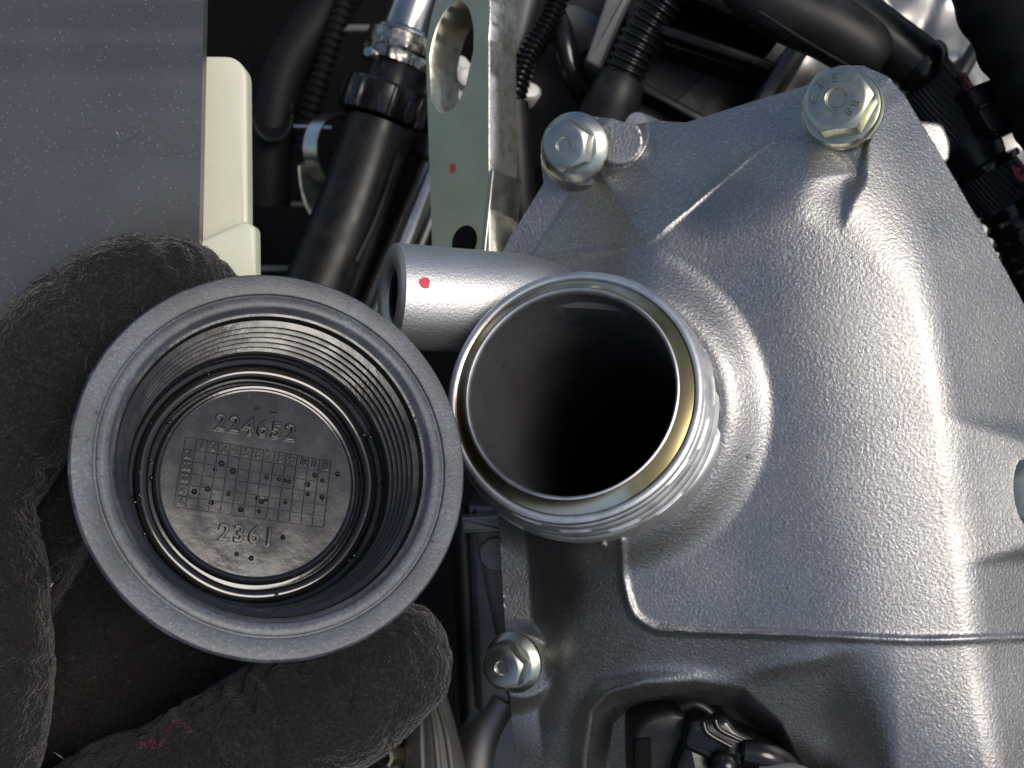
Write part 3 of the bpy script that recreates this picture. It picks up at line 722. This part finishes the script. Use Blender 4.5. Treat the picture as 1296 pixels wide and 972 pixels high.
def rim_strip(loop, sgn, bev=.45):
    V = []; n = len(loop); cx = sum(p[0] for p in loop) / n; cy = sum(p[1] for p in loop) / n
    for (z, off) in ((0.0, 0), (-bev * .4, bev * .35), (-THK * .35, bev * .5), (-THK * .6, bev * .3), (-THK + .02, bev * .1)):
        for i, (a, b) in enumerate(loop):
            p0 = loop[i - 1]; p1 = loop[(i + 1) % n]; tx, ty = p1[0] - p0[0], p1[1] - p0[1]; l = math.hypot(tx, ty) or 1
            nx, ny = ty / l * sgn, -tx / l * sgn
            w = .12 * noise.noise(Vector((a * .8, b * .8, z)))
            V.append(bp(a + nx * (off + w * (z < 0)), b + ny * (off + w * (z < 0)), z))
    Fc = []
    for j in range(4):
        for i in range(n): Fc.append((j * n + i, j * n + (i + 1) % n, (j + 1) * n + (i + 1) % n, (j + 1) * n + i))
    return V, Fc
def dens(loop, m=4):
    out = []
    for i in range(len(loop)):
        p, q = np.array(loop[i]), np.array(loop[(i + 1) % len(loop)])
        for k in range(m): out.append(tuple(p + (q - p) * k / m))
    return out
obj('sheared_edge', rim_strip(dens(outer), 1), M['bracket_edge'], plate, smooth=40)
obj('eye_edge', rim_strip(dens(inner, 2), -1), M['bracket_edge'], plate, smooth=40)
q = b_at(573, 213); obj('paint_dot', patch(lambda a, b: bp(q[0] + a * 1.0, q[1] + b * 1.3, .04), .75), M['dullred'], plate)
q = b_at(588, 306); obj('slot', lathe(bp(q[0], q[1], .05), BN, [(3.0, -.9), (3.0, 0), (3.25, .05), (3.4, 0)], 28), M['bracket'], plate)
obj('slot_shadow', lathe(bp(q[0], q[1], .05), BN, [(3.0, 0), (2.9, -.03), (.01, -.03)], 28), M['bore_dark'], plate)  # black disc painted as the shade of a hole; the plate is uncut
# thicker folded leg along the lower edge
lo = [b_at(622, 214), b_at(630, 340)]
obj('folded_leg', box_geo((bp(R0 + .2, lo[0][1], -THK * .5) + bp(rb[0] + .6, lb[1], -THK * .5)) / 2 - BV * 2, BU, BV, BN, 1.0, abs(lo[0][1] - lo[1][1]) + 2, THK * 1.04, .3), M['steel_zinc'], brk)

# ------------------------------------------------------------------ grey flake panel and cream plastic tabs, upper corner
def panel_h(x, y):
    return 4 + 1.6 * math.cos((y - 120) / 330 * math.pi) + 1.0 * math.sin((y - 12) / 20.0) * math.exp(-((y - 60) / 85) ** 2) - .010 * (y - 150)
xs = list(np.linspace(-200, 200, 30)) + list(np.linspace(206, 258, 16)); ys = np.linspace(-200, 470, 140)
V = []; nx = len(xs)
for y in ys:
    for x in xs:
        xx = x - (y / 300.0) * 6 * max(0, (x + 200) / 458); V.append(P(xx, y, panel_h(x, y)))
Fc = [(j * nx + i, j * nx + i + 1, (j + 1) * nx + i + 1, (j + 1) * nx + i) for j in range(len(ys) - 1) for i in range(nx - 1)]
nv = len(V); V += [Vector(v) + Vector((0, 0, -2.5)) for v in V[:nv]]
Fc += [tuple(nv + i for i in reversed(f)) for f in Fc]
e = [j * nx + nx - 1 for j in range(len(ys))]; Fc += [(e[j], e[j + 1], e[j + 1] + nv, e[j] + nv) for j in range(len(ys) - 1)]
pan = thing('engine_cover_panel', 'dark grey metal flake panel with dried water marks above the glove', 'panel', P(100, 300, 0))
obj('panel_shell', (V, Fc), M['flake'], pan, smooth=50)
for k, (x, y, r) in enumerate(((92, 176, 17), (116, 156, 9), (163, 168, 13), (195, 160, 9), (243, 157, 9), (204, 186, 14), (150, 188, 12), (228, 190, 8))):
    ring = []; nn = 26
    for i in range(nn + 1):
        t = 2 * math.pi * i / nn; rr = r * (1 + .16 * math.sin(3 * t + k) + .1 * math.sin(5 * t + 2 * k)); X_, Y_ = x + rr * math.cos(t), y + rr * .78 * math.sin(t)
        ring.append(P(X_ - Y_ / 50, Y_, panel_h(X_, Y_) + .02))
    obj('water_mark', sweep(ring, [.05] * (nn + 1), 6, False), M['flake'], pan)
t = thing('cream_plastic_guard', 'tall cream plastic plate standing behind the grey panel', 'plastic plate', P(280, 330, -14))
obj('plate_body', prism_px(round_poly([(200, 70), (296, 71), (312, 88), (314, 345), (200, 345)], [0, 22, 22, 4, 0]), -6, 4, .6), M['cream'], t)
t = thing('cream_plastic_bracket', 'cream plastic tab with a slanted top between glove and cap', 'plastic tab', P(290, 350, -8))
obj('tab_body', prism_px(round_poly([(210, 330), (252, 305), (308, 279), (323, 286), (324, 380), (210, 390)], [0, 6, 12, 8, 0, 0]), 0, 4, .7), M['cream'], t)

# ------------------------------------------------------------------ black filler tube with ribbed collar and crimped fitting
t = thing('black_plastic_pipe', 'black plastic pipe with ribbed collar leaning behind the cap', 'pipe', P(400, 400, -62))
obj('pipe_body', tube_px([(300, 640, -78, 52), (350, 515, -66, 50), (385, 420, -60, 49), (415, 345, -60, 48), (452, 250, -60, 46), (484, 158, -60, 45)], 12, 40), M['black'], t)
ca = (P(505, 96, -60) - P(484, 158, -60)).normalized(); cc = P(483, 148, -60); rc = MM(56, -60)
obj('ribbed_collar', lathe(cc, ca, [(rc * .8, -1), (rc * .97, -.8), (rc, 0), (rc, 5.2), (rc * .95, 5.9), (rc * .6, 6.1)], 144,
    rfun=lambda r, z, a: r * (1 + (.055 if (a * 18 / (2 * math.pi)) % 1 < .68 else 0))), M['black_gloss'], t, smooth=30)
obj('seam_rib', tube_px([(450, 330, -54.5, 5), (478, 270, -54.5, 4), (505, 190, -55, 3)], 8, 8), M['black'], t)
obj('pipe_throat', lathe(P(500, 108, -60), ca, [(rc * .72, -2), (rc * .72, 4), (rc * .66, 5), (rc * .66, 8)], 48), M['black'], t)
t = thing('crimped_hose_fitting', 'shiny crimped metal fitting on top of the black ribbed collar', 'fitting', P(505, 90, -60))
fc = P(504, 76, -60)
obj('clamp_band', lathe(fc, ca, [(rc * .6, -2), (rc * .82, -1.6), (rc * .84, .2), (rc * .8, .8), (rc * .84, 1.4), (rc * .85, 4.4), (rc * .74, 5.0), (rc * .6, 5.2)], 96,
    rfun=lambda r, z, a: r * (1 + .03 * math.sin(11 * a + z) + .02 * math.sin(5 * a))), M['crimp'], t, smooth=40)
obj('metal_sleeve', lathe(fc + ca * 5, ca, [(rc * .74, -.5), (rc * .72, .4), (rc * .6, 1.2), (rc * .56, 12), (rc * .56, 22)], 64), M['silver'], t, smooth=40)
obj('clamp_rivet', lathe(P(467, 66, -52), (-.4, .1, .9), [(MM(8, -52), -2), (MM(8, -52), 0), (MM(6, -52), .4), (.01, .5)], 20), M['silver'], t)

# U shaped clip and ring behind the pipe
t = thing('metal_pipe_clip', 'bent metal clip and ring behind the leaning black pipe', 'clip', P(400, 270, -75))
rr = MM(46, -76)
obj('ring_band', lathe(P(425, 190, -76), (.75, -.1, .55), [(rr * .95, -2), (rr, -2), (rr, 2.2), (rr * .95, 2.2)], 64, closed=True), M['silver'], t)
V = []; Fc = []; n_ = 24
for k in range(n_ + 1):
    a = math.pi * (1.02 + .9 * k / n_); c = (412 + 33 * math.cos(a), 205 - 58 * math.sin(a) * 1.0)
    for (dz, s) in ((0, 1.0), (0, .90), (-7, .90), (-7, 1.0)):
        V.append(P(405 + 28 * s * math.cos(a) + (22 if dz else 0), 205 - 76 * s * math.sin(a) - (22 if dz else 0), -70 + dz))
    if k: Fc += [((k - 1) * 4 + q, (k - 1) * 4 + (q + 1) % 4, k * 4 + (q + 1) % 4, k * 4 + q) for q in range(4)]
obj('clip_strap', (V, Fc), M['steel_zinc'], t)
o = obj('steel_pipe', tube_px([(400, 620, -80, 32), (440, 500, -68, 31), (470, 420, -62, 30), (520, 300, -62, 30), (555, 215, -62, 30)], 10, 32), M['silver']); tag(o, 'bright bent steel pipe between black pipe and lifting bracket', 'pipe')
o = obj('round_metal_cover', lathe(P(550, 160, -58), (-.5, .1, .8), [(MM(45, -58), -3), (MM(45, -58), 0), (MM(38, -58), 1), (.01, 1.2)], 40), M['silver']); tag(o, 'round metal cap half hidden behind the lifting bracket', 'metal cap')
# hoses in the dark
o = obj('rubber_hose', tube_px([(460, -60, -115, 32), (408, 20, -115, 32), (362, 90, -112, 30), (344, 175, -110, 28), (340, 260, -112, 28)], 12, 28), M['hose']); tag(o, 'smooth black hose curving down in the dark beside the cream plate', 'hose')
o = obj('corrugated_hose', corrugated_px([(450, -40, -105, 13), (424, 40, -105, 13), (402, 110, -106, 13), (380, 190, -108, 13)], 2.0, .14), M['hose']); tag(o, 'thin corrugated black conduit in the dark beside the smooth hose', 'conduit')
t = thing('hose_clip', 'black plastic clip cupping the hose in the dark', 'clip', P(345, 180, -98))
V = []; Fc = []
for k in range(21):
    a = math.pi * (1.0 + k / 20)
    for (s, dz) in ((1, 0), (.9, 0), (.9, -6), (1, -6)): V.append(P(345 + 26 * s * math.cos(a), 145 - 34 * s * math.sin(a) - (14 if dz else 0), -98 + dz))
    if k: Fc += [((k - 1) * 4 + q, (k - 1) * 4 + (q + 1) % 4, k * 4 + (q + 1) % 4, k * 4 + q) for q in range(4)]
obj('clip_cup', (V, Fc), M['black'], t)
for (x0, y0, x1, y1, r, h, lb_) in ((318, 340, 372, 340, 4, -120, 'lowest thin rail in the dark behind the leaning pipe'), (330, 258, 400, 259, 3, -125, 'thin rail in the dark below the metal pipe clip'),
                                (372, 161, 420, 163, 4, -90, 'pale thin rail just above the metal pipe clip'), (430, 36, 470, 36, 5, -110, 'short rail in the dark beside the crimped fitting')):
    o = obj('thin_rail', tube_px([(x0, y0, h, r), (x1, y1, h, r)], 2, 10), M['grey_hose'] if h < -95 else M['silver']); tag(o, lb_, 'rail', 'thin rails in the dark')
# ------------------------------------------------------------------ hoses and conduit behind the bracket
o = obj('grey_pipe', tube_px([(612, 260, -75, 20), (640, 120, -75, 20), (662, 20, -75, 20), (680, -60, -75, 20)], 10, 28), M['grey_hose']); tag(o, 'smooth grey pipe rising just behind the lifting bracket', 'pipe')
t = thing('wiring_conduit', 'thin corrugated black conduit with a grey sleeve beside the lifting bracket', 'conduit', P(660, 300, -62))
obj('corrugated_tube', corrugated_px([(720, -50, -66, 16), (697, 20, -66, 16), (668, 72, -64, 16), (652, 118, -62, 16), (650, 150, -62, 15)], 1.35, .2), M['black_gloss'], t)
obj('sleeve', tube_px([(650, 130, -62, 19), (655, 220, -62, 22), (664, 330, -62, 26)], 10, 24), M['rubber'], t)
o = obj('white_clip', lathe(P(669, 116, -66), (.2, .1, 1), [(MM(14, -66), -6), (MM(14, -66), 0), (MM(10, -66), 1), (.01, 1.2)], 28, rfun=lambda r, z, a: r * (1 + .15 * math.cos(2 * a))), M['white']); tag(o, 'small white plastic clip beside the thin corrugated conduit', 'clip')
t = thing('white_connector', 'pale plug seen through the eye of the lifting bracket', 'connector', P(585, 120, -80))
obj('plug_body', prism_px(round_poly([(566, 66), (588, 70), (600, 86), (622, 88), (622, 130), (570, 128)], 6), -74, 12, .8), M['white'], t)
obj('plug_collar', lathe(P(592, 98, -72), (.1, .2, 1), [(MM(13, -72), -2), (MM(13, -72), .6), (MM(9, -72), 1), (.01, .4)], 28), M['white'], t)
o = obj('engine_block', prism_px(round_poly([(655, -80), (900, -80), (900, 220), (620, 330), (600, 330)], 10), -98, 40, 3), M['dark_metal']); tag(o, 'dark metal engine wall behind the hoses at the top', 'engine block')
o = obj('black_pipe_elbow', tube_px([(700, 10, -72, 14), (712, 44, -68, 15), (722, 84, -68, 15), (742, 120, -72, 17), (770, 150, -78, 18)], 10, 24), M['black_gloss']); tag(o, 'slim black hooked pipe between two corrugated conduits', 'pipe')
t = thing('grey_bar', 'flat grey bar leaning beside the thick corrugated conduit', 'bar', P(745, 80, -60))
obj('bar_body', prism_px(round_poly([(786, -60), (824, -60), (762, 88), (741, 76)], 4), -60, 6, .8), M['grey_hose'], t)
o = obj('grey_knuckle', tube_px([(700, 30, -84, 26), (735, 36, -82, 24), (752, 60, -82, 22)], 8, 24), M['grey_hose']); tag(o, 'rounded grey pipe stub behind the flat grey bar', 'pipe')
t = thing('thick_wiring_conduit', 'thick corrugated black conduit ending in a boot above the cover', 'conduit', P(770, 165, -58))
obj('corrugated_tube', corrugated_px([(880, -50, -52, 30), (845, -2, -54, 30), (815, 45, -56, 29), (790, 95, -58, 28), (782, 116, -58, 28)], 1.7, .085), M['black_gloss'], t)
obj('boot', tube_px([(787, 102, -58, 31), (778, 124, -58, 34), (765, 160, -60, 38), (750, 210, -62, 38)], 8, 28), M['rubber'], t)

# ------------------------------------------------------------------ black intake housing with ribs
t = thing('black_intake_box', 'black ribbed plastic intake housing behind the cover top edge', 'intake housing', P(900, 150, -75))
obj('box_wall', prism_px(round_poly([(800, -80), (1080, -80), (1040, 40), (975, 150), (940, 230), (740, 240), (770, 120)], 8), -66, 30, 1.5), M['black'], t)
def ledge(p0, p1, wpx, h, dep, m=M['black'], name='rib'):
    a = np.array(p0, float); b = np.array(p1, float); d = (b - a) / np.linalg.norm(b - a); nn_ = np.array([-d[1], d[0]])
    pts = [tuple(a), tuple(b), tuple(b + nn_ * wpx), tuple(a + nn_ * wpx)]
    return obj(name, prism_px(round_poly(pts, min(4, wpx * .3)), h, dep, .5), m, t)
ledge((830, 26), (996, 82), 14, -52, 16); ledge((818, 42), (984, 96), 7, -55, 12)
ledge((866, -8), (990, 44), 7, -50, 20)
ledge((870, -34), (968, 8), 26, -47, 20, M['black_gloss'], 'label_strip')
ledge((800, 95), (900, 150), 12, -58, 12, M['black'], 'rib')
ledge((1012, 60), (972, 132), 14, -50, 16, M['grey_hose'], 'end_flange')
g = text_geo('>PA6-GF<', 1.9, .03)
c = P(912, 11, -46.7); e = (P(930, 19, -46.7) - c).normalized()
obj('moulded_mark', place2d(g, c, e, Vector((0, 0, 1)).cross(e), (0, 0, 1)), M['bore_dark'], t, smooth=False)
# pale alloy castings at the far corner
t = thing('alloy_casting', 'pale grey alloy engine casting behind the black pipes', 'engine casting', P(1180, 120, -95))
obj('casting_body', grid_geo(np.linspace(960, 1420, 70), np.linspace(-80, 330, 64), lambda x, y: -86 + 3 * math.sin(x * .04) * math.cos(y * .05 + x * .01) + 4 * (1 / (1 + math.exp(-(x + y * .4 - 1190) / 4))) - 5 / (1 + math.exp(-(math.hypot(x - 1190, y - 120) - 62) / 3))), M['alloy'], t)
obj('casting_rib', tube_px([(1095, -40, -78, 8), (1130, 25, -78, 8), (1150, 70, -80, 8)], 6, 12), M['alloy'], t)
obj('casting_rib', tube_px([(1180, 150, -76, 9), (1215, 95, -76, 10), (1235, 60, -78, 9)], 6, 12), M['dark_metal'], t)
# ------------------------------------------------------------------ black coolant pipe, taped harness
t = thing('black_coolant_pipe', 'smooth black pipe with a swollen sleeve leading to the taped harness', 'pipe', P(1165, 95, -45))
obj('sleeve', tube_px([(920, -50, -30, 40), (985, 5, -30, 41), (1050, 36, -30, 41), (1092, 62, -31, 39), (1104, 70, -32, 30)], 10, 36), M['rubber'], t)
obj('pipe_run', tube_px([(960, -90, -42, 36), (1035, -20, -40, 36), (1090, 28, -38, 36), (1140, 66, -38, 36), (1166, 84, -38, 35)], 10, 36), M['black'], t)
obj('pipe_lip', tube_px([(1160, 80, -38, 38), (1168, 86, -38, 39), (1174, 91, -38, 36), (1180, 96, -38, 30)], 5, 36), M['black_gloss'], t)
obj('sleeve_seam', tube_px([(960, 14, -21.6, 2), (1020, 52, -22.6, 2), (1075, 84, -24.6, 2)], 8, 8), M['black'], t)
t = thing('taped_wiring_harness', 'black cloth taped harness with faded red streaks beside the cover', 'wiring harness', P(1270, 320, -45))
obj('tape_wrap', tube_px([(1168, 90, -40, 33), (1185, 118, -40, 39), (1208, 155, -40, 39), (1222, 178, -40, 36)], 8, 36), M['tape'], t)
obj('branch_band', tube_px([(1218, 170, -40, 37), (1226, 184, -40, 40), (1238, 204, -40, 36), (1243, 212, -40, 33)], 6, 36), M['black'], t)
obj('band_lip', lathe(P(1248, 186 + 24, -40), (P(1260, 236, -40) - P(1240, 200, -40)), [(MM(36, -40), -.5), (MM(42, -40), -.4), (MM(43, -40), .2), (MM(42, -40), .9), (MM(36, -40), 1.1)], 40), M['black_gloss'], t)
obj('tape_wrap', tube_px([(1246, 212, -40, 38), (1262, 236, -40, 40), (1274, 258, -40, 38)], 8, 36), M['tape'], t)
obj('corrugated_tube', corrugated_px([(1268, 246, -40, 38), (1290, 290, -40, 38), (1312, 340, -42, 38), (1350, 430, -44, 38)], 3.0, .06, seg=32), M['black_gloss'], t)
def tube_patch(p0, p1, rpx, h, off, wpx, m, name):
    # a thin painted streak lying on the tube wall, following its curve
    a = P(*p0, h); b = P(*p1, h); ax_ = (b - a).normalized(); s = ax_.cross(Vector((0, 0, 1))).normalized(); R_ = MM(rpx, h) + .06
    V = []; Fc = []; nL, nW = 10, 6
    for i in range(nL + 1):
        for j in range(nW + 1):
            an = off + (j / nW - .5) * wpx / rpx * (1 - .5 * abs(i / nL - .45)) ; V.append(a + (b - a) * (i / nL) + (s * math.sin(an) + Vector((0, 0, 1)) * math.cos(an)) * R_)
    for i in range(nL):
        for j in range(nW): Fc.append((i * (nW + 1) + j, i * (nW + 1) + j + 1, (i + 1) * (nW + 1) + j + 1, (i + 1) * (nW + 1) + j))
    return obj(name, (V, Fc), m, t)
tube_patch((1186, 112), (1212, 156), 39, -40, -.62, 24, M['redtape'], 'red_streak')
tube_patch((1256, 222), (1272, 250), 40, -40, -.45, 24, M['redtape'], 'red_streak')
t = thing('black_plug', 'square black connector plug clipped onto the taped harness', 'connector', P(1255, 150, -40))
e1 = (P(1262, 98, -30) - P(1222, 112, -30)).normalized(); e2 = (P(1272, 165, -30) - P(1240, 100, -30)).normalized()
obj('plug_body', prism_px(round_poly([(1222, 112), (1262, 97), (1292, 146), (1262, 168), (1250, 164)], 4), -28, 14, .7), M['black'], t)
obj('plug_rib', prism_px(round_poly([(1238, 132), (1278, 118), (1281, 123), (1241, 138)], 1), -27.2, 2, .3), M['black_gloss'], t)
obj('plug_foot', prism_px(round_poly([(1252, 160), (1290, 150), (1294, 162), (1262, 176)], 3), -31, 10, .6), M['black_gloss'], t)
t = thing('large_corrugated_hose', 'large black corrugated intake hose in the top right corner', 'hose', P(1330, 200, -20))
obj('hose_body', corrugated_px([(1258, -110, -20, 84), (1292, -20, -20, 86), (1335, 60, -20, 88), (1380, 150, -20, 90), (1430, 280, -22, 90)], 7.5, .025, seg=48), M['hose'], t)
# small lug behind the cover's far edge
obj('edge_lug', prism_px(round_poly([(1150, 150), (1194, 154), (1205, 180), (1203, 206), (1180, 212)], 10), -3, 8, .8), M['cast'], cover)
o = obj('stud_end', lathe(P(806, 158, -22), (-.4, -.1, 1), [(MM(16, -22), -10), (MM(16, -22), 0), (MM(14, -22), .6), (.01, .7)], 28), M['cast_fine']); tag(o, 'rounded alloy stud end behind the cover top edge', 'stud')

# ------------------------------------------------------------------ lower gap between glove and cover
t = thing('lower_engine_block', 'dark alloy engine block face in the gap beside the cover flange', 'engine block', P(620, 900, -50))
obj('block_face', prism_px(round_poly([(592, 640), (700, 640), (700, 1120), (612, 1120)], 3), -40, 30, 1.5), M['block'], t)
obj('block_rib', tube_px([(584, 640, -44, 15), (592, 800, -44, 15), (602, 1000, -44, 15)], 6, 20), M['dark_metal'], t)
obj('block_ledge', prism_px(round_poly([(584, 655), (640, 652), (640, 674), (584, 676)], 3), -36, 8, .8), M['alloy'], t)
obj('block_web', tube_px([(598, 1000, -44, 34), (612, 930, -44, 32), (640, 880, -43, 26)], 8, 24), M['block'], t)
obj('block_boss', lathe(P(628, 700, -41), (0, 0, 1), [(MM(26, -42), -4), (MM(26, -42), 0), (MM(20, -42), 1.5), (.01, 1.8)], 32), M['block'], t)
t = thing('ribbed_grey_hose', 'grey ribbed hose end below the gloved thumb', 'hose', P(545, 980, -30))
obj('hose_body', tube_px([(540, 870, -32, 22), (545, 930, -30, 34), (552, 1000, -30, 42), (556, 1080, -30, 44)], 10, 32), M['dull_hose'], t)
for dx in (-16, 6, 24): obj('hose_rib', tube_px([(540 + dx * .4, 880, -25, 3), (546 + dx * .8, 930, -21, 4), (552 + dx, 1010, -18, 5)], 8, 10), M['dull_hose'], t)
t = thing('dark_hose_end', 'dark hose with a shiny clamp screw below the gloved thumb', 'hose', P(495, 980, -34))
obj('hose_body', tube_px([(520, 880, -40, 34), (502, 940, -36, 36), (488, 1040, -34, 38)], 8, 28), M['rubber'], t)
hx = P(490, 958, -26)
obj('clamp_screw', lathe(hx, (-.7, .1, .7), [(1.9, -5), (1.9, 0), (1.5, .5), (.8, .4), (.01, .1)], 6), M['brass'], t, smooth=False)
obj('clamp_band', lathe(P(498, 956, -36), (P(520, 880, -40) - P(488, 1040, -34)), [(MM(37, -36), -2), (MM(38.5, -36), -2), (MM(38.5, -36), 2), (MM(37, -36), 2)], 40, closed=True), M['crimp'], t)

# ------------------------------------------------------------------ black sensor connector in the cover pocket
t = thing('sensor_connector', 'glossy black sensor connector in the pocket of the cover', 'connector', P(890, 1000, -18))
hb = -4
obj('socket_body', prism_px(round_poly([(803, 1060), (800, 930), (815, 908), (850, 898), (960, 935), (1000, 1060)], [0, 14, 14, 10, 10, 0]), hb, 14, 1.2), M['black'], t)
obj('socket_window', prism_px(round_poly([(802, 1000), (803, 936), (824, 934), (826, 1000)], 4), hb + .5, 3, .3), M['bore_dark'], t)
obj('socket_lip', tube_px([(862, 896, hb + .5, 6), (880, 891, hb + 1, 6), (900, 903, hb + 1, 6), (905, 920, hb + .5, 6)], 6, 12), M['black'], t)
obj('latch', prism_px(round_poly([(866, 938), (873, 915), (922, 907), (934, 924), (1000, 955), (985, 985), (900, 965), (868, 950)], [4, 6, 8, 6, 6, 6, 6, 4]), hb + 5, 8, 1.2), M['black_gloss'], t)
obj('latch_ridge', tube_px([(890, 914, hb + 5.2, 3.5), (896, 928, hb + 5.4, 3.5), (925, 945, hb + 5.4, 3)], 6, 10), M['black_gloss'], t)
obj('latch_ridge', tube_px([(905, 911, hb + 5.2, 3.5), (912, 924, hb + 5.4, 3.5), (945, 940, hb + 5.4, 3)], 6, 10), M['black_gloss'], t)
obj('plug_body', prism_px(round_poly([(850, 1080), (852, 975), (868, 935), (905, 948), (912, 1080)], [0, 12, 12, 12, 0]), hb + 4, 10, 1.5), M['black_gloss'], t)
obj('round_post', lathe(P(918, 968, hb + 8), (-.1, .35, 1), [(MM(17, hb + 8), -8), (MM(17, hb + 8), -1), (MM(14, hb + 8), 0), (MM(6, hb + 8), .5), (.01, .6)], 32), M['black_gloss'], t, smooth=60)
obj('cable_grip', tube_px([(940, 952, hb + 6, 16), (968, 956, hb + 6, 18), (992, 970, hb + 5, 18), (1010, 1000, hb + 4, 18)], 8, 24), M['black_gloss'], t)
obj('cable_sheath', tube_px([(960, 985, hb + 7, 18), (1000, 985, hb + 7, 20), (1060, 1010, hb + 6, 20)], 8, 20), M['grey_hose'], t)
for o in bpy.data.objects:
    if '_o' in o: del o['_o']
